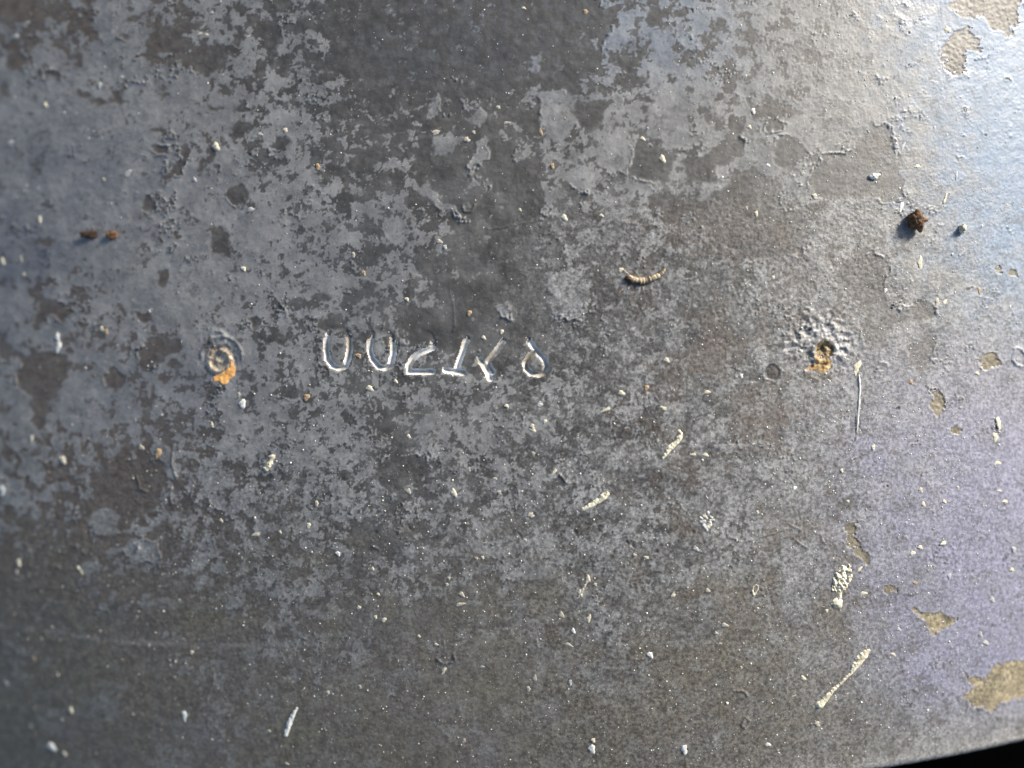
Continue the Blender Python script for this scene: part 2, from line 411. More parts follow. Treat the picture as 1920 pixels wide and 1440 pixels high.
# weld dot on the left: ring, crater and pip, roughened halo
CL = (412, 677)
i = box_sel([CL], 110)
dx, dy = qx[i] - CL[0], qy[i] - CL[1]
d = np.hypot(dx, dy * 1.0) + .10 * wx[i]
h[i] *= 1 - sstep(30, 22, d)
h[i] += 3.0 * np.exp(-((d - 20) / 3.4) ** 2) - 1.6 * sstep(17, 10, d) + 2.0 * np.exp(-(d / 6.5) ** 2) - 2.8 * np.exp(-(np.hypot(dx - 2, dy + 2) / 2.6) ** 2)
h[i] += -1.2 * np.exp(-((d - 29) / 4.5) ** 2) + (.9 * n_fine[i] + .8 * n_small[i]) * np.exp(-(d / 34) ** 4)
h[i] += 1.6 * np.exp(-((np.hypot(dx - 4, dy + 8) - 38) / 3.0) ** 2) * sstep(4, -12, dy)
h[i] += 1.2 * np.exp(-((np.hypot(dx + 4, dy + 42) - 14) / 4.0) ** 2) + 0.8 * n_small[i] * np.exp(-(np.hypot(dx, dy + 30) / 34) ** 2)
dark[i] *= 1 - sstep(34, 24, d)
cls[i] = np.where(d < 27, 20, cls[i])
rp = [(400,706),(416,700),(430,690),(434,678),(441,690),(440,704),(431,712),(426,720),(418,722),(410,715),(400,716)]
sd_ = poly_sd(qx[i] + .15 * wx[i], qy[i] + .15 * wy[i], rp)
cls[i] = np.where(sd_ > 0, 21, cls[i])
h[i] = np.where(sd_ > -2, h[i] * .4 + 1.2 * sstep(-2, 3, sd_) + .12 * n_fine[i] * sstep(-2, 3, sd_), h[i])

# drilled weld pit on the right with splash ripples round it
CR = (1545, 657)
i = box_sel([CR], 120)
dx, dy = qx[i] - CR[0], qy[i] - CR[1]
d = np.hypot(dx, dy) + .12 * wx[i]
th = np.arctan2(dy, dx)
rip = (perlin(th / .23 + 40 + .12 * wx[i], d / 21 + .10 * wy[i], 83) * 1.1 + .35 * n_small[i] + fbm(qx[i], qy[i], 11, 2, 87) * .42) * np.exp(-((np.hypot(dx + 8, dy + 10) - 38) / 30) ** 2)
h[i] += 2.3 * rip * (1.2 - .5 * sstep(-20, 40, dy))
h[i] += 2.6 * np.exp(-((d - 21) / 5) ** 2) - 3.2 * sstep(17, 11, d) + 2.6 * n_small[i] * sstep(15, 8, d)
cls[i] = np.where(d < 17.5, 22, cls[i])
rp = [(1525,662),(1532,672),(1542,676),(1556,674),(1556,686),(1548,698),(1536,699),(1524,694),(1512,694),(1516,688),(1526,682)]
sd_ = poly_sd(qx[i] + .3 * wx[i], qy[i] + .3 * wy[i], rp)
cls[i] = np.where((sd_ > 0) & (d >= 17.5), 23, cls[i])
h[i] += .8 * n_fine[i] * sstep(-2, 3, sd_)
halo_pale = np.zeros_like(qx)
halo_pale[i] = np.exp(-((d - 36) / 26) ** 2) * sstep(-.4, 1.0, rip + .3) * sstep(50, -25, dy)
# small blister hole left of the pit
i = box_sel([(1448, 698)], 40)
d = np.hypot((qx[i] - 1448) / 15, (qy[i] - 698) / 17)
h[i] -= 1.6 * sstep(1.0, .8, d); dark[i] = np.maximum(dark[i], sstep(1.05, .9, d))
i = box_sel([(217, 712)], 40)
d = np.hypot((qx[i] - 217) / 18, (qy[i] - 712) / 17)
dark[i] = np.maximum(dark[i], sstep(1.1, .9, d))

# bare tan patches, each its own part
for k, pts in enumerate(TAN):
    i = box_sel(pts, 30)
    sd_ = poly_sd(qx[i] + .9 * wx[i] + 2.5 * n_fine[i], qy[i] + .9 * wy[i] + 1.5 * n_small[i], pts)
    sd_ = np.minimum(sd_, (n_small[i] + .6 * n_fine[i] + 1.25 + .05 * sd_) * 5)
    ins = sd_ > 0
    cls[i] = np.where(ins & (cls[i] == 0), 30 + k, cls[i])
    h[i] += -1.0 * sstep(-1.5, 1.5, sd_) + .4 * n_fine[i] * ins + .5 * np.exp(-((sd_ + 2.4) / 1.6) ** 2)
edge_wear_glint = sstep(0.0060, 0.0008, e + .0012 * n_mid)  # worn rim, its pale highlight put into the colour as well
h *= sstep(0, .002, e) * .7 + .3

z = zb + zroll + h * S

# ------------------------------------------------------------------ materials
def new_mat(name):
    m = bpy.data.materials.new(name); m.use_nodes = True
    nt = m.node_tree; b = nt.nodes['Principled BSDF']
    return m, nt, b
def node(nt, t, **kw):
    n = nt.nodes.new(t)
    for k, v in kw.items(): setattr(n, k, v)
    return n
def mix(nt, fac, a, b, mode='MIX'):
    n = node(nt, 'ShaderNodeMix', data_type='RGBA', blend_type=mode)
    for sock, val in ((n.inputs[0], fac), (n.inputs[6], a), (n.inputs[7], b)):
        if isinstance(val, (int, float)): sock.default_value = val
        elif isinstance(val, tuple): sock.default_value = val + (1,) if len(val) == 3 else val
        else: nt.links.new(val, sock)
    return n.outputs[2]
def noise(nt, scale, detail=3, rough=.6):
    tc = node(nt, 'ShaderNodeTexCoord')
    n = node(nt, 'ShaderNodeTexNoise')
    n.inputs['Scale'].default_value = scale; n.inputs['Detail'].default_value = detail; n.inputs['Roughness'].default_value = rough
    nt.links.new(tc.outputs['Object'], n.inputs['Vector'])
    return n.outputs[0]
def ramp(nt, src, a, b, lo=0., hi=1.):
    n = node(nt, 'ShaderNodeMapRange', interpolation_type='SMOOTHSTEP')
    nt.links.new(src, n.inputs[0])
    for k, v in zip((1, 2, 3, 4), (a, b, lo, hi)): n.inputs[k].default_value = v
    return n.outputs[0]
def math_(nt, op, a, b):
    n = node(nt, 'ShaderNodeMath', operation=op)
    for k, v in enumerate((a, b)):
        if isinstance(v, (int, float)): n.inputs[k].default_value = v
        else: nt.links.new(v, n.inputs[k])
    return n.outputs[0]
def bump(nt, b, hsrc, dist, strength=1.0):
    n = node(nt, 'ShaderNodeBump'); n.inputs['Strength'].default_value = strength; n.inputs['Distance'].default_value = dist
    nt.links.new(hsrc, n.inputs['Height']); nt.links.new(n.outputs[0], b.inputs['Normal'])

def coat_material():
    m, nt, b = new_mat('weathered_coating')
    a1 = node(nt, 'ShaderNodeAttribute', attribute_name='wear_tone'); a2 = node(nt, 'ShaderNodeAttribute', attribute_name='tint')
    s1 = node(nt, 'ShaderNodeSeparateColor'); s2 = node(nt, 'ShaderNodeSeparateColor')
    nt.links.new(a1.outputs['Color'], s1.inputs[0]); nt.links.new(a2.outputs['Color'], s2.inputs[0])
    dk, br, gr = s1.outputs
    lv, bl, pale = s2.outputs
    n_cloud = noise(nt, 110, 5, .65); n_grain = noise(nt, 1150, 4, .7); n_fine_ = noise(nt, 3600, 2, .6); n_mot = noise(nt, 420, 4, .65)
    n_wisp = noise(nt, 300, 6, .7)
    film_c = mix(nt, ramp(nt, n_cloud, .30, .70), (.145, .146, .148), (.230, .229, .227))
    film_c = mix(nt, ramp(nt, n_wisp, .48, .78), film_c, (.27, .27, .268))
    film_c = mix(nt, ramp(nt, n_wisp, .50, .24), film_c, (.115, .114, .112))
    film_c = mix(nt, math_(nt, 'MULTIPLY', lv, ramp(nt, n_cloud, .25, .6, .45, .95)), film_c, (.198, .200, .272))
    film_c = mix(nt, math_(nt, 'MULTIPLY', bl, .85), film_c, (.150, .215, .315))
    dark_c = mix(nt, ramp(nt, n_mot, .3, .7), (.036, .035, .034), (.064, .062, .059))
    brown_c = mix(nt, ramp(nt, n_mot, .3, .7), (.078, .057, .048), (.122, .100, .082))
    dark_c = mix(nt, br, dark_c, brown_c)
    film_c = mix(nt, math_(nt, 'MULTIPLY', br, .62), film_c, (.142, .130, .106))
    film_c = mix(nt, math_(nt, 'MULTIPLY', a1.outputs['Alpha'], .75), film_c, (.105, .112, .138))
    dark_c = mix(nt, math_(nt, 'MULTIPLY', a1.outputs['Alpha'], .6), dark_c, (.046, .050, .060))
    c = mix(nt, dk, film_c, dark_c)
    c = mix(nt, math_(nt, 'MULTIPLY', a2.outputs['Alpha'], ramp(nt, n_cloud, .3, .7, .45, .85)), c, mix(nt, ramp(nt, n_mot, .3, .7), (.082, .075, .055), (.142, .134, .104)))
    c = mix(nt, math_(nt, 'MULTIPLY', pale, .55), c, (.42, .42, .42))
    g = math_(nt, 'MULTIPLY', gr, ramp(nt, n_grain, .35, .65, -1, 1))
    f = math_(nt, 'ADD', 1.0, math_(nt, 'MULTIPLY', g, .46))
    f = math_(nt, 'ADD', f, ramp(nt, n_fine_, .35, .65, -.10, .10))
    vm = node(nt, 'ShaderNodeVectorMath', operation='SCALE')
    nt.links.new(c, vm.inputs[0]); nt.links.new(f, vm.inputs['Scale'])
    nt.links.new(vm.outputs[0], b.inputs['Base Color'])
    rr = math_(nt, 'ADD', ramp(nt, n_cloud, .3, .7, .42, .64), math_(nt, 'MULTIPLY', dk, .10))
    nt.links.new(rr, b.inputs['Roughness'])
    b.inputs['Specular IOR Level'].default_value = .5
    hh = math_(nt, 'ADD', math_(nt, 'MULTIPLY', n_grain, math_(nt, 'ADD', .35, gr)), math_(nt, 'MULTIPLY', n_fine_, .3))
    bump(nt, b, hh, .00012, .55)
    return m
M_COAT = coat_material()

def simple(name, c0, c1, scale, rough, metal=0., bd=0.00006, bs=2500, spec=.5):
    m, nt, b = new_mat(name)
    n1 = noise(nt, scale, 4, .65)
    cc = mix(nt, ramp(nt, n1, .32, .68), c0, c1)
    vm = node(nt, 'ShaderNodeVectorMath', operation='SCALE')
    nt.links.new(cc, vm.inputs[0]); nt.links.new(ramp(nt, noise(nt, scale * .22, 3, .6), .3, .7, .62, 1.12), vm.inputs['Scale'])
    nt.links.new(vm.outputs[0], b.inputs['Base Color'])
    b.inputs['Roughness'].default_value = rough; b.inputs['Metallic'].default_value = metal
    b.inputs['Specular IOR Level'].default_value = spec
    bump(nt, b, noise(nt, bs, 3, .6), bd, .6)
    return m
M_STAMP = simple('stamped_metal', (.30, .25, .18), (.76, .75, .73), 260, .36, .0)
M_TAN = simple('bare_tan_primer', (.17, .145, .10), (.38, .325, .21), 1000, .5)
M_TANPALE = simple('bare_pale_primer', (.165, .155, .142), (.215, .202, .186), 500, .6, bd=.00002)
M_OLIVE = simple('olive_stain', (.15, .13, .09), (.23, .20, .145), 700, .55)
M_WELD = simple('weld_metal', (.26, .20, .14), (.54, .47, .37), 420, .38, .2)
M_RUST = simple('orange_rust', (.62, .25, .06), (.86, .47, .15), 300, .8)
M_RUST2 = simple('brown_rust', (.34, .18, .06), (.66, .47, .22), 620, .75)
M_PIT = simple('pit_rust', (.07, .045, .02), (.46, .33, .16), 700, .6)
M_CREAM = simple('cream_splatter', (.48, .43, .31), (.78, .73, .57), 900, .55)
M_WHITE = simple('white_splatter', (.55, .55, .52), (.82, .82, .78), 900, .5)
M_GREYW = simple('grey_splatter', (.34, .34, .34), (.52, .52, .50), 900, .5)
M_OCHRE = simple('ochre_splatter', (.30, .21, .12), (.46, .34, .20), 900, .6)
M_CRUMB = simple('dry_soil', (.022, .010, .004), (.19, .095, .036), 1100, .85, bd=.0002, bs=1600)
M_HUSK = simple('husk_skin', (.34, .19, .09), (.78, .68, .48), 1100, .7)
M_HUSKD = simple('husk_dark', (.012, .006, .003), (.075, .036, .014), 900, .7)
M_VOID = simple('dark_gap_wall', (.016, .011, .006), (.070, .046, .024), 12, .8, bs=60, bd=.002)

# ------------------------------------------------------------------ plate: root and meshes
def tag(o, label=None, cat=None, group=None, kind=None):
    if label: o['label'] = label
    if cat: o['category'] = cat
    if group: o['group'] = group
    if kind: o['kind'] = kind
    return o

def mesh_np(name, co, faces, mat, parent, attrs=None):
    me = bpy.data.meshes.new(name)
    nf, k = faces.shape
    me.vertices.add(len(co)); me.vertices.foreach_set('co', co.astype(np.float32).ravel())
    me.loops.add(nf * k); me.loops.foreach_set('vertex_index', faces.astype(np.int32).ravel())
    me.polygons.add(nf); me.polygons.foreach_set('loop_start', np.arange(0, nf * k, k, dtype=np.int32))
    me.polygons.foreach_set('use_smooth', np.ones(nf, bool))
    if attrs:
        for an, dat in attrs.items():
            at = me.attributes.new(an, 'FLOAT_COLOR', 'POINT'); at.data.foreach_set('color', dat.astype(np.float32).ravel())
    me.update(calc_edges=True); me.validate()
    me.materials.append(mat)
    o = bpy.data.objects.new(name, me); col.objects.link(o); o.parent = parent
    return o

plate = bpy.data.objects.new('steel_plate', None)
col.objects.link(plate)
plate.empty_display_size = .02
tag(plate, 'weathered dark grey coated steel plate stamped with a row of digits', 'metal plate')

co = np.stack([x, y, z], 1)
idx = np.arange(nrow * ncol).reshape(nrow, ncol)
quads = np.stack([idx[:-1, :-1], idx[:-1, 1:], idx[1:, 1:], idx[1:, :-1]], -1).reshape(-1, 4)
one = np.ones_like(qx)
slate = np.zeros_like(qx)
for (cx, cy, rx, ry, st) in [(40,480,110,90,1.0),(20,620,80,60,.6),(330,720,190,90,.55),(150,330,170,90,.5),(600,500,150,120,.35),(900,90,260,90,.5),(200,1150,160,50,.4),(700,1190,120,40,.3)]:
    slate = np.maximum(slate, st * np.exp(-((qx - cx) / rx) ** 2 - ((qy - cy) / ry) ** 2))
slate = np.clip(slate * (.8 + .35 * n_mid) , 0, 1)
olive = np.clip(low * (.55 + .3 * n_big) + .5 * np.exp(-((qx - 60) / 200) ** 2 - ((qy - 1200) / 160) ** 2), 0, 1)
wear_tone = np.stack([dark, np.clip(brown + edge_wear_glint * .6, 0, 1), grain_w, slate], 1)
tint = np.stack([lav, blue, np.clip(np.maximum(halo_pale * .8, edge_wear_glint * .55 + scuff), 0, 1), olive], 1)
fc = cls[quads[:, 0]]
def take(c, name, mat, parent=plate, label=None, attrs=False):
    f = quads[fc == c]
    if not len(f): return None
    u, inv = np.unique(f, return_inverse=True)
    return tag(mesh_np(name, co[u], inv.reshape(f.shape), mat, parent, {'wear_tone': wear_tone[u], 'tint': tint[u]} if attrs else None), label)
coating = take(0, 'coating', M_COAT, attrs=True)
coating['label'] = 'mottled grey film flaking off a darker undercoat'
names = ['leftmost stamped digit, a narrow zero pressed into the plate', 'second stamped digit, a narrow zero worn away at its top',
         'stamped digit two with a bright flat foot', 'slanted stamped one standing on a short foot',
         'slanted stamped stroke with a short side branch and rusty foot', 'rightmost stamped digit with a round loop and a tail to the upper left']
for k in range(6):
    take(k + 1, 'stamped_digit', M_STAMP, label=names[k])
wl = take(20, 'weld_dot', M_WELD, label='raised round weld dot with a small pip in its middle')
take(21, 'rust_patch', M_RUST, wl, 'bright orange rust below the raised dot')
wr = take(22, 'weld_pit', M_PIT, label='round rusty pit ringed by splash ripples')
take(23, 'rust_patch', M_RUST2, wr, 'brown rust run below the pit')
for k in range(len(TAN)):
    take(30 + k, 'bare_patch', M_TAN if k < 2 else (M_TANPALE if k in (2, 3) else M_OLIVE))

# plate thickness: the front lip drops from the rolled edge, plain returns on the other sides
def skirt(name, line, drops):
    rows = [line] + [line + np.array(dv) for dv in drops]
    n = len(line); cc = np.concatenate(rows)
    ii = np.arange(len(rows) * n).reshape(len(rows), n)
    f = np.stack([ii[:-1, :-1], ii[1:, :-1], ii[1:, 1:], ii[:-1, 1:]], -1).reshape(-1, 4)
    return mesh_np(name, cc, f, M_COAT, plate, {'wear_tone': np.tile([.9, .8, .3, 1.], (len(cc), 1)), 'tint': np.tile([0., 0., 0., 1.], (len(cc), 1))})
grid = co.reshape(nrow, ncol, 3)
skirt('plate_lip', grid[0, ::6], [(0, 0, -.006), (0, .001, -.0075), (0, .05, -.0075)])
skirt('plate_side', grid[-1, ::6], [(0, 0, -.008)])
skirt('plate_side', grid[::6, 0], [(0, 0, -.008)])
skirt('plate_side', grid[::6, -1], [(0, 0, -.008)])

# surface lookup for what lies on the plate
zg = z.reshape(nrow, ncol)
def surf(px, py):
    X, Y, zz = P(px, py)
    v = Y - float(edge_y(np.float64(X)))
    j = int(np.clip(np.searchsorted(xs, X) - 1, 0, ncol - 2)); i_ = int(np.clip(np.searchsorted(vv, v) - 1, 0, nrow - 2))
    return Vector((X, Y, float(zg[i_, j])))
def normal(px, py):
    a, b, c = surf(px, py), surf(px + 14, py), surf(px, py - 14)
    n = (b - a).cross(c - a)
    n.normalize()
    return n

# ------------------------------------------------------------------ deep gap below the free edge
def box_mesh(name, quads_, mat):
    me = bpy.data.meshes.new(name); vs_, fs_ = [], []
    for q in quads_:
        fs_.append(tuple(range(len(vs_), len(vs_) + 4))); vs_ += q
    me.from_pydata(vs_, [], fs_); me.materials.append(mat)
    o = bpy.data.objects.new(name, me); col.objects.link(o)
    return o
zt, zd = -.030, -.36
ya, yb_ = -.30, .02
xa, xb = -.24, .24
recess = box_mesh('recess', [  # walls added to keep light out of the gap, near-black in colour too
    [(xa, ya, zd), (xb, ya, zd), (xb, yb_, zd), (xa, yb_, zd)],
    [(xa, ya, zd), (xa, ya, zt), (xb, ya, zt), (xb, ya, zd)],
    [(xa, yb_, zd), (xb, yb_, zd), (xb, yb_, zt), (xa, yb_, zt)],
    [(xa, ya, zd), (xa, yb_, zd), (xa, yb_, zt), (xa, ya, zt)],
    [(xb, ya, zd), (xb, ya, zt), (xb, yb_, zt), (xb, yb_, zd)]], M_VOID)
tag(recess, 'dark empty gap below the lower edge of the plate', kind='structure')

# ------------------------------------------------------------------ splatter stuck to the plate
def lump_mesh(name, mat, seed, sub=2, rough=.18, flat=.5, stretch_=1.0):
    bm = bmesh.new(); bmesh.ops.create_icosphere(bm, subdivisions=sub, radius=1)
    r_ = random.Random(seed); off = Vector((r_.random() * 9, r_.random() * 9, r_.random() * 9))
    from mathutils import noise as mn
    for v in bm.verts:
        k = 1 + rough * mn.noise(v.co * 1.6 + off) * 2 + rough * .5 * mn.noise(v.co * 4 + off)
        v.co *= k; v.co.z *= flat
    for f in bm.faces: f.smooth = True
    me = bpy.data.meshes.new(name); bm.to_mesh(me); bm.free(); me.materials.append(mat)
    return me
def chip_mesh(mat, seed):
    r_ = random.Random(seed); ph = [r_.random() * 6.28 for _ in range(6)]
    NA, rings = 18, (1.0, .86, .6, .3)
    vs_, fs_ = [], []
    for q, rho in enumerate(rings):
        for k in range(NA):
            a = 2 * math.pi * k / NA
            rad_ = 1 + .20 * math.sin(2 * a + ph[0]) + .16 * math.sin(3 * a + ph[1]) + .12 * math.sin(5 * a + ph[2]) + r_.uniform(-.10, .10)
            zz = 0 if q == 0 else (1 - rho ** 2) ** .5 + .45 * (.25 + .75 * (1 - rho)) * math.sin(3 * a * (q % 2 + 1) + ph[3 + q % 3]) * .6 + r_.uniform(-.12, .12)
            vs_.append((rad_ * rho * math.cos(a), rad_ * rho * math.sin(a), max(zz, .02) - .06))
    vs_.append((0, 0, .8 + r_.uniform(-.3, .2)))
    for q in range(3):
        for k in range(NA):
            k2 = (k + 1) % NA
            fs_.append((q * NA + k, q * NA + k2, (q + 1) * NA + k2, (q + 1) * NA + k))
    for k in range(NA): fs_.append((3 * NA + k, 3 * NA + (k + 1) % NA, 4 * NA))
    me = bpy.data.meshes.new('paint_fleck'); me.from_pydata(vs_, [], fs_); me.update(); me.materials.append(mat)
    for pl in me.polygons: pl.use_smooth = True
    return me
M_DULL = simple('dull_splatter', (.34, .31, .25), (.56, .52, .43), 900, .55)
MATK = {'c': M_CREAM, 'w': M_WHITE, 'g': M_GREYW, 'o': M_OCHRE}
LUMPS = {k: [chip_mesh(m if q % 3 else (M_DULL if k in 'cw' else m), 5 + 7 * q) for q in range(9)] for k, m in MATK.items()}
def place(me, name, px, py, rx, ry, ang, rz=None, parent=plate, lift=.15):
    o = bpy.data.objects.new(name, me); col.objects.link(o)
    o.parent = parent
    n = normal(px, py)
    q = Vector((0, 0, 1)).rotation_difference(n)
    o.rotation_mode = 'QUATERNION'
    from mathutils import Quaternion
    o.rotation_quaternion = q @ Quaternion((0, 0, 1), R(-ang))
    rz = rz if rz else min(rx, ry) * .34
    o.scale = (rx * S, ry * S, rz * S)
    o.location = surf(px, py) + n * (lift * rz * S * .5)
    return o
FLECK = """405 275 8 8 0 c;535 244 6 4 0 c;488 252 5 4 0 c;30 68 9 5 -25 g;20 268 10 5 -30 g;240 325 12 5 -28 g;85 197 5 6 0 c;228 145 5 4 -40 g;187 160 5 6 30 g
365 337 5 5 0 g;75 412 6 8 0 c;40 485 4 7 0 c;5 490 6 9 0 c;45 515 4 5 0 c;195 337 4 5 0 c;470 393 7 5 -30 g;596 313 5 6 0 o;375 63 6 2.5 -15 c;387 65 4 3 -20 c;466 68 4 2 -30 g;397 24 5 2.5 -25 g
982 15 4 2.5 0 c;1098 22 5 4 0 o;934 201 5 3 0 c;950 230 6 3 -10 c;875 262 6 5 -30 c;817 248 9 4 -20 c;888 248 4 3 0 c;1014 248 4 7 0 o;1035 311 5 5 0 o;1058 408 6 6 0 c
824 453 5 5 0 c;834 463 5 4 0 g;1128 404 4 3 0 c;975 393 3 3.5 0 c;1242 298 6 7 0 c;1205 260 5 4 0 c;1412 208 5 5 0 w;1405 238 4 4 0 c;663 478 4 5 0 c;457 504 5 5 0 c
108 632 6 9 8 w;110 650 7 11 8 w;191 617 6 6 0 c;199 622 6 6 0 o;455 757 9 7 -40 w;448 740 4 5 0 c;575 745 7 6 0 o;398 797 4 6 0 c;265 839 6 7 0 c;118 862 9 7 20 c;60 822 4 7 0 c;297 850 7 10 10 o
5 920 10 13 20 w;480 1002 10 4 -20 c;525 997 4 4 0 c;594 944 4 5 0 c;35 1055 7 8 0 c;32 1073 5 5 0 c;147 1065 5 5 0 c;153 1073 5 6 0 c;415 976 4 4 0 c;579 985 5 5 0 c;634 1038 5 5 0 w
360 1223 4.5 4 0 c;133 1331 6 7 20 c;346 1342 6 11 -10 w;97 1400 11 10 0 w;121 1413 6 5 20 c;505 1370 4 3 0 c;538 1432 4 3.5 0 w;615 1298 5 3.5 0 c;12 1280 8 5 20 g;5 1305 6 5 0 c;280 1210 4 4 0 g;78 1198 3 5 0 c;64 1235 5 6 0 o
693 728 7 6 0 c;742 715 4 4 0 c;682 512 4 6 0 o;672 667 6 5 0 o;763 561 4 4 0 c;880 587 5 5 0 o;941 622 4 4 0 c;907 633 4 4 0 c;1250 675 5 5 0 c;1165 737 6 5 -20 c;1212 727 5 5 0 o;950 761 4 3.5 0 c;998 800 5 5 0 c
999 806 6 4 0 c;1022 790 4 3.5 0 c;766 818 4.5 4 0 c;851 924 6 8 0 c;766 921 5 6 30 c;929 897 4 3 0 c;936 923 5 4 0 c;1164 506 5 4 0 c;1136 768 9 3 -30 c;1244 765 8 3 20 c;1000 803 3 3 0 w;1012 759 6 4 10 g;880 880 3 4 0 c;1000 850 4 3 0 c
699 1067 4 4 0 c;842 1084 4 3 0 c;838 1096 4 3 0 c;866 1115 6 5 30 c;863 1133 8 4 -20 c;673 1139 5 4 20 c;709 1114 3.5 3 0 c;704 1157 4.5 3.5 0 c;720 1162 6 4 -15 c;818 1208 3.5 3 0 c;786 1193 3.5 3 0 c;904 1250 5 2.5 -20 g
832 1258 4 8 30 c;1053 1153 5 7 15 w;1104 1160 4 8 25 c;1075 1183 4 5 0 w;1067 1209 7 3.5 20 c;1219 1228 5 7 -15 w;1003 1271 3.5 8 20 c;991 1292 4.5 5 0 c;1069 1280 4 6 0 g;1110 1404 7 10 15 w;1112 1388 5 4 0 c;1283 1405 7 9 0 w;870 1389 4 5 30 w
675 1288 4 4 0 c;995 966 7 5 -20 c;1040 884 3.5 7 30 c;1212 1045 6 2.5 10 c;1088 1112 4 6 0 c;1103 1084 4 6 0 c;1116 1096 4 3 0 c;1262 1116 6 3 -50 c;1190 1040 3 3 0 w;1305 1029 6 5 0 g;985 1012 3 3 0 c;893 1046 4 3 0 c;905 1045 4 3 0 c
1322 968 6 4 20 c;1318 980 4 5 0 g;1330 985 6 5 0 c;1324 990 5 4 30 w;1359 1172 6 5 0 w;1343 1187 3.5 3.5 0 w;1348 1206 5 2.5 0 c;1327 1107 4 5 0 c;1506 1271 4 6 -30 c;1440 1396 6 3.5 30 w;1488 1305 5 2.5 -30 c;1532 1357 6 5 0 w;1390 1252 3 3 0 c
1725 492 5 13 8 c;1757 568 5 8 10 c;1771 566 6 3 -30 c;1776 56 8 6 -50 c;1720 312 6 3.5 -15 c;1690 388 3.5 11 25 w;1527 368 6 5 20 c;1725 1026 5 4 0 c;1607 688 6 13 35 c;1603 699 4 5 0 c;1870 868 7 4 -15 c;1884 940 7 3 0 c;1874 920 5 2 0 c
1726 919 5 5 0 c;1731 945 4 5 0 c;1796 915 3.5 3.5 0 w;1871 793 6 11 -15 c;1866 820 7 9 30 c;1578 882 4 3.5 0 c;1637 839 4 5 30 c;1716 1093 5 4 0 o;1768 1018 6 4 -30 c;1711 1037 6 4 20 c;1897 1068 5 4 0 c;1675 1227 6 3 20 c;1620 1112 8 3 15 c
1612 1067 7 2.5 -35 c;1836 545 4 7 -20 o;1660 545 4 4 0 w;1832 700 5 3 0 c;1708 717 4 5 0 o;1390 705 4 4 0 w;1326 735 6 3.5 -20 c;1300 852 5 3 -20 c;1323 853 6 3 0 c;1490 915 4 3 0 w;1450 520 4 3 0 c;1418 400 4 5 30 c;1400 390 3 3 0 w;1810 206 3 4 0 w;1895 148 4 4 0 w;1643 328 3 3 0 w
1550 1145 4 3 20 c;1770 940 4 4 0 c;1840 690 4 2.5 0 c;1685 1180 5 4 0 g;1860 1125 6 6 0 g;1780 1080 4 6 30 g;1838 1190 5 6 0 g;1848 1205 7 5 0 g;1900 1030 5 6 20 g;1420 960 3 3 0 c;1590 940 3 3 0 c;1505 325 5 3 0 w;1680 285 4 8 20 g;1693 275 3 9 35 g;1440 310 4 3 0 w"""
for rec in FLECK.replace('\n', ';').split(';'):
    a = rec.split()
    px_, py_, rx_, ry_, an_ = [float(t) for t in a[:5]]
    big_ = rx_ * ry_ > 45
    place(LUMPS[a[5]][random.choice((1, 2, 4, 5, 7, 8)) if big_ else random.randrange(9)], 'paint_fleck', px_, py_, rx_, ry_, an_, rz=min(rx_, ry_) * .3, lift=0)

def tube(name, pts, mat, parent, seg=8, rough=.2, flat=.4, sub=6, lift=0.0):
    """pts: (px, py, radius px); lumpy flattened tube lying on the plate"""
    P_ = []
    for a, b in zip(pts[:-1], pts[1:]):
        for t in range(sub): P_.append([a[k] + (b[k] - a[k]) * t / sub for k in range(3)])
    P_.append(list(pts[-1]))
    vsx, fsx = [], []
    n = len(P_)
    for k, (px, py, r) in enumerate(P_):
        a, b = P_[max(k - 1, 0)], P_[min(k + 1, n - 1)]
        t = Vector((b[0] - a[0], -(b[1] - a[1]), 0)).normalized(); sd2 = Vector((-t.y, t.x, 0))
        c = surf(px, py) + Vector((0, 0, (lift + flat * r * .35) * S))
        rr = r * (1 + rough * (random.random() - .5) * 2)
        if k in (0, n - 1): rr *= .35
        for q in range(seg):
            th_ = 2 * math.pi * q / seg
            w = 1 + rough * .6 * (random.random() - .5)
            vsx.append(c + sd2 * math.cos(th_) * rr * w * S + Vector((0, 0, math.sin(th_) * rr * w * flat * S)))
    for k in range(n - 1):
        for q in range(seg):
            fsx.append((k * seg + q, k * seg + (q + 1) % seg, (k + 1) * seg + (q + 1) % seg, (k + 1) * seg + q))
    fsx.append(tuple(range(seg))[::-1]); fsx.append(tuple((n - 1) * seg + q for q in range(seg)))
    me = bpy.data.meshes.new(name); me.from_pydata([tuple(v) for v in vsx], [], fsx); me.update(); me.materials.append(mat)
    for pl in me.polygons: pl.use_smooth = True
    o = bpy.data.objects.new(name, me); col.objects.link(o); o.parent = parent
    return o
r_ = random.Random(4)
def crust(name, x0, x1, y0, y1, field, mat):
    nx_, ny_ = int((x1 - x0) / .8), int((y1 - y0) / .8)
    gx, gy = np.meshgrid(np.linspace(x0, x1, nx_), np.linspace(y0, y1, ny_))
    H = field(gx, gy)
    keep = H > .15
    cc = np.array([tuple(surf(a_, b_)) if k_ else (0, 0, 0) for a_, b_, k_ in zip(gx.ravel(), gy.ravel(), (H > -.6).ravel())])
    cc[:, 2] += np.clip(H.ravel(), -.3, 9) * S
    ii = np.arange(nx_ * ny_).reshape(ny_, nx_)
    q = np.stack([ii[:-1, :-1], ii[1:, :-1], ii[1:, 1:], ii[:-1, 1:]], -1).reshape(-1, 4)
    kk = keep.ravel(); hv = H.ravel()
    q = q[kk[q].any(1) & (hv[q] > -.6).all(1)]
    u, inv = np.unique(q, return_inverse=True)
    return mesh_np(name, cc[u], inv.reshape(q.shape), mat, plate)
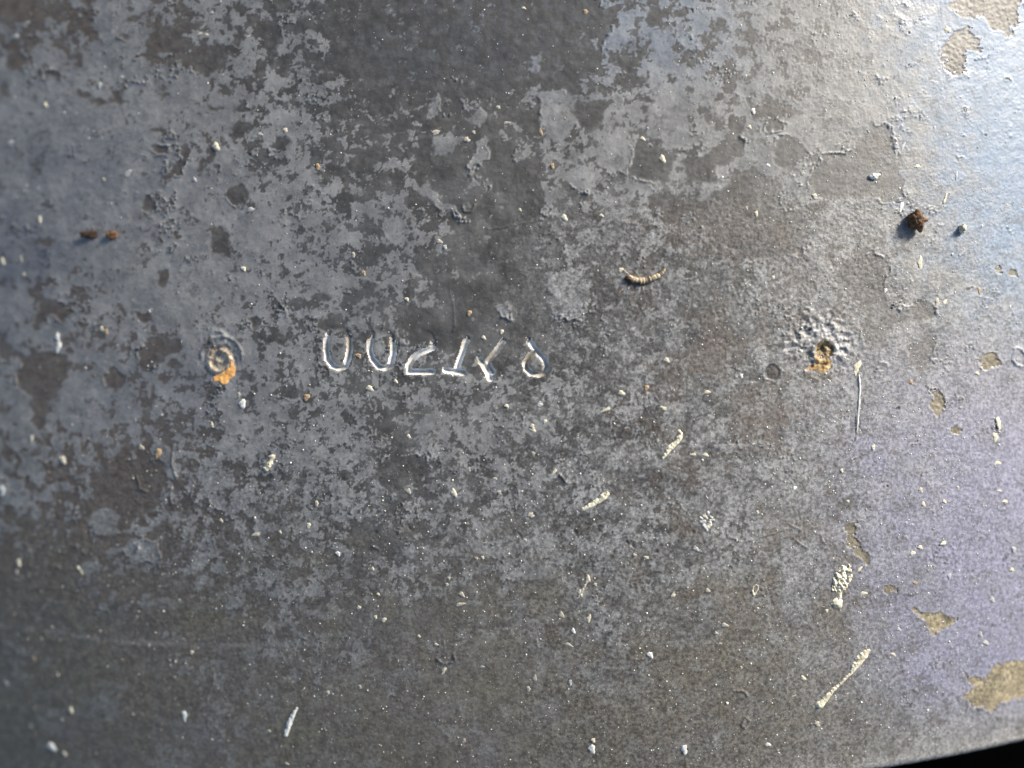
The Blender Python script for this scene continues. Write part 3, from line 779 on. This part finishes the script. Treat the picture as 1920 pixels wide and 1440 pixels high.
def streak(pts, mat, label, hgt=.42, gap=.0, seed=140):
    pad = 12
    x0, x1 = min(p_[0] for p_ in pts) - pad, max(p_[0] for p_ in pts) + pad
    y0, y1 = min(p_[1] for p_ in pts) - pad, max(p_[1] for p_ in pts) + pad
    def field(gx, gy):
        w1 = fbm(gx, gy, 6, 3, seed); w2 = fbm(gx, gy, 13, 2, seed + 7)
        d_, r_w = seg_dist(gx + .9 * w1, gy + .9 * w2, pts)
        r_w = r_w * (1 + .18 * w2)
        return np.where(d_ < r_w * 1.5, (1 - (d_ / r_w) ** 2) * r_w * hgt + .25 * w1 * (r_w > 2) - gap * np.clip(w2, 0, 2), -1)
    return tag(crust('splatter_streak', x0, x1, y0, y1, field, mat), label)
streak([(1093, 955, 3.4), (1110, 946, 4.2), (1125, 937, 5.5), (1133, 930, 6.5), (1138, 926, 5)], M_CREAM, 'short cream dash, thicker at its right end', seed=141)
streak([(1243, 858, 3.4), (1252, 846, 4), (1263, 834, 5), (1274, 822, 4.6), (1278, 812, 3), (1274, 809, 3)], M_CREAM, 'slim cream dash with a hooked upper end', gap=.2, seed=151)
streak([(1537, 1322, 7), (1548, 1310, 5.5), (1565, 1291, 3.2), (1582, 1276, 2.2), (1594, 1262, 4), (1608, 1243, 7), (1618, 1230, 8), (1626, 1219, 6)], M_CREAM, 'long slanting cream streak pinched in the middle', gap=.55, seed=161)
streak([(536, 1378, 4.4), (540, 1362, 5.4), (547, 1346, 4.6), (556, 1328, 3)], M_WHITE, 'white slanting dash near the lower left', gap=.3, seed=171)
streak([(499, 880, 5), (505, 868, 7), (512, 856, 5)], M_CREAM, 'oval cream drop left of the digits', seed=181)
streak([(1104, 1086, 3), (1096, 1100, 2.4), (1088, 1113, 4), (1080, 1124, 2)], M_DULL, 'broken beige dash below the middle', gap=.9, seed=191)
tube('splatter_streak', [(1414, 1117, 2.4), (1411, 1109, 1.6), (1412, 1101, 1.3), (1417, 1096, 1.3), (1421, 1098, 1.3), (1421, 1105, 1.3), (1417, 1111, 1.6), (1414, 1116, 2)], M_CREAM, plate)
tube('splatter_streak', [(1768, 382, 2.5), (1772, 372, 2), (1775, 362, 1.2)], M_CREAM, plate)
tube('splatter_streak', [(1792, 340, 1.3), (1794, 322, 1.3)], M_WHITE, plate)
tube('splatter_streak', [(1610, 702, 1.6), (1612, 730, 1.4), (1609, 775, 1.5), (1605, 822, 1.2)], M_WHITE, plate, rough=.4)

# dried white splash: crumbly heap with a round drip below
def heap(name, spots, mat, parent, seed):
    bm = bmesh.new(); r_ = random.Random(seed)
    for (px, py, rad) in spots:
        c = surf(px, py)
        ret = bmesh.ops.create_icosphere(bm, subdivisions=2, radius=rad * S)
        rot = Matrix.Rotation(r_.random() * 6, 3, 'Z') @ Matrix.Rotation(r_.random() * 3, 3, 'X')
        for v in ret['verts']:
            v.co = rot @ (v.co * (1 + .35 * (r_.random() - .5)))
            v.co.z *= .42
            v.co += c
    for f in bm.faces: f.smooth = True
    me = bpy.data.meshes.new(name); bm.to_mesh(me); bm.free(); me.materials.append(mat)
    o = bpy.data.objects.new(name, me); col.objects.link(o); o.parent = parent
    return o
blob = [(1563,1085),(1575,1064),(1593,1060),(1598,1080),(1590,1098),(1577,1112),(1572,1112),(1561,1108)]
def blob_field(gx, gy):
    w1 = fbm(gx, gy, 7, 3, 101); w2 = fbm(gx, gy, 9, 2, 111)
    sd1 = poly_sd(gx + 2.0 * w1, gy + 2.0 * w2, blob)
    lump = np.where(sd1 > -3, np.minimum(1.2 + 1.5 * w2 + .8 * w1, sd1 * .8 + .8), -1)
    neck, _ = seg_dist(gx + w1, gy, [(1574, 1108), (1575, 1120), (1570, 1130)])
    lump = np.maximum(lump, 2.2 - .55 * neck)
    dd = np.hypot((gx - 1570) / 1.05, gy - 1132) + w2
    return np.maximum(lump, np.where(dd < 14, 4.0 * (1 - (dd / 10.0) ** 2), -1))
tag(crust('dried_splash', 1550, 1606, 1050, 1148, blob_field, M_CREAM), 'crumbly cream white splash with a round drip below it')
sp = [(1325 + 13 * math.cos(t * .7) * r_.uniform(.3, 1), 975 + 15 * math.sin(t * .7) * r_.uniform(.4, 1), r_.uniform(1.6, 3.4)) for t in range(26)]
tag(heap('dried_splash', sp, M_GREYW, plate, 8), 'small crumbly pale ring of dried splash')

# fine grit, with pale specks painting the sparkle of coating bumps
def speckle():
    n = 7000
    base = np.array([(math.cos(a), math.sin(a), 0) for a in np.linspace(0, 2 * np.pi, 6, endpoint=False)] + [(.5, .1, .62), (-.3, .42, .66), (-.2, -.5, .6)])
    fb = [(0, 1, 6), (1, 2, 7), (2, 3, 7), (3, 4, 8), (4, 5, 8), (5, 0, 6), (1, 7, 6), (3, 8, 7), (5, 6, 8), (6, 7, 8)]
    cand = 0; pts = []
    while len(pts) < n:
        px, py = rng.uniform(-60, 1980), rng.uniform(-50, 1480)
        w = .16 + .55 * float(sstep(500, 1150, np.float64(py))) + .6 * float(sstep(1150, 1650, np.float64(px))) * (1 if py > 350 else .6)
        if rng.random() < w: pts.append((px, py))
    V, F = [], []
    for (px, py) in pts:
        X, Y, zz = P(px, py)
        if Y - float(edge_y(np.float64(X))) < .0008: continue
        c = surf(px, py)
        r = S * (0.78 + 1.25 * rng.random() ** 4 + (.9 if rng.random() < .05 else 0))
        th_ = rng.random() * 6.28; cs, sn = math.cos(th_), math.sin(th_)
        k0 = sum(len(v) for v in V)
        b = base * r * np.array([1, rng.uniform(.6, 1), 1.0])
        b = np.stack([b[:, 0] * cs - b[:, 1] * sn, b[:, 0] * sn + b[:, 1] * cs, b[:, 2]], 1) + np.array([c.x, c.y, c.z - .1 * r])
        V.append(b); F.append(np.array(fb) + 9 * (len(V) - 1))
    o = mesh_np('grit_sparkle', np.concatenate(V), np.concatenate(F), simple('grit', (.45, .43, .37), (.88, .85, .75), 700, .3), plate)
    tag(o, 'fine pale grit and painted sparkle all over the plate', kind='stuff')
speckle()

# ------------------------------------------------------------------ loose things lying on the plate
def crumb(name, px, py, rx, ry, rz, seed, mat, label, cat, spikes=()):
    from mathutils import noise as mn
    bm = bmesh.new(); bmesh.ops.create_icosphere(bm, subdivisions=4, radius=1)
    off = Vector((seed * 1.7, seed * .9, seed * 2.3))
    for v in bm.verts:
        n = v.co.normalized()
        k = 1 + .30 * mn.noise(n * 1.7 + off) + .22 * mn.noise(n * 4.1 + off) + .16 * mn.noise(n * 8 + off) + .10 * mn.noise(n * 17 + off)
        for (sx, sy, sz, amp, wid) in spikes:
            sdv = Vector((sx, sy, sz)).normalized()
            k += amp * math.exp(-((1 - n.dot(sdv)) / wid) ** 2)
        v.co = n * k
        v.co = Vector((v.co.x * rx * S, v.co.y * ry * S, max(v.co.z, -.75) * rz * S))
    for f in bm.faces: f.smooth = True
    me = bpy.data.meshes.new(name); bm.to_mesh(me); bm.free(); me.materials.append(mat)
    o = bpy.data.objects.new(name, me); col.objects.link(o)
    o.location = surf(px, py) + Vector((0, 0, .66 * rz * S))
    return tag(o, label, cat)
crumb('dirt_crumb', 1713, 415, 15, 17, 14, 3, M_CRUMB, 'dark brown crumb of dirt with a jagged right side', 'dirt crumb', [(1, .05, .1, .42, .05), (.6, -.9, 0, .35, .07), (.2, 1, .2, .2, .08)])
crumb('dirt_crumb', 174, 440, 25, 8, 2.0, 9, M_HUSKD, 'flat dark brown crumb of dirt at the left', 'dirt crumb', [(1, .1, 0, .4, .1)])
crumb('dirt_crumb', 212, 441, 13, 8, 2.2, 14, M_CRUMB, 'small brown crumb of dirt touching the flat dark crumb', 'dirt crumb')
crumb('grit_grain', 1802, 430, 6, 8, 8, 6, M_CREAM, 'cream grain of grit right of the brown crumb', 'grit')
crumb('paint_chip', 1637, 331, 9, 5.5, 2.6, 5, M_WHITE, 'small white paint chip above the brown crumb', 'paint chip', [(1, .5, 0, .7, .08)])

husk = bpy.data.objects.new('dry_husk', None); col.objects.link(husk); husk.empty_display_size = .002
tag(husk, 'curved ribbed pale brown husk like a dried larva', 'husk')
pts = [(1178, 518), (1186, 524), (1197, 527), (1210, 526), (1224, 522), (1236, 516), (1244, 508), (1247, 504)]
rad = [4.5, 6.2, 6.4, 6.0, 5.4, 4.6, 3.6, 2.0]
tp = []
N_ = 46
for k in range(N_):
    t = k / (N_ - 1) * (len(pts) - 1); i0 = min(int(t), len(pts) - 2); ft = t - i0
    tp.append((pts[i0][0] + (pts[i0 + 1][0] - pts[i0][0]) * ft, pts[i0][1] + (pts[i0 + 1][1] - pts[i0][1]) * ft,
               (rad[i0] + (rad[i0 + 1] - rad[i0]) * ft) * (.86 + .05 * math.sin(k * 2 * math.pi / 3.2) + random.uniform(-.12, .12))))
tube('body', tp, M_HUSK, husk, seg=12, rough=.3, flat=.6, sub=2, lift=.4)
hd = place(lump_mesh('head', M_HUSKD, 33, 3, .35), 'head', 1181, 524, 8.5, 6.5, 20, 6, parent=husk, lift=.9)
place(lump_mesh('underside', M_HUSKD, 37, 3, .25), 'underside', 1199, 531, 10, 3.4, 12, 4, parent=husk, lift=.5)
tube('hair', [(1178, 528, .7), (1169, 540, .6), (1160, 551, .5)], M_HUSK, husk, seg=5, lift=.6)
tube('hair', [(1180, 516, .9), (1172, 509, .8), (1168, 505, .6)], M_HUSK, husk, seg=5, lift=1.5)
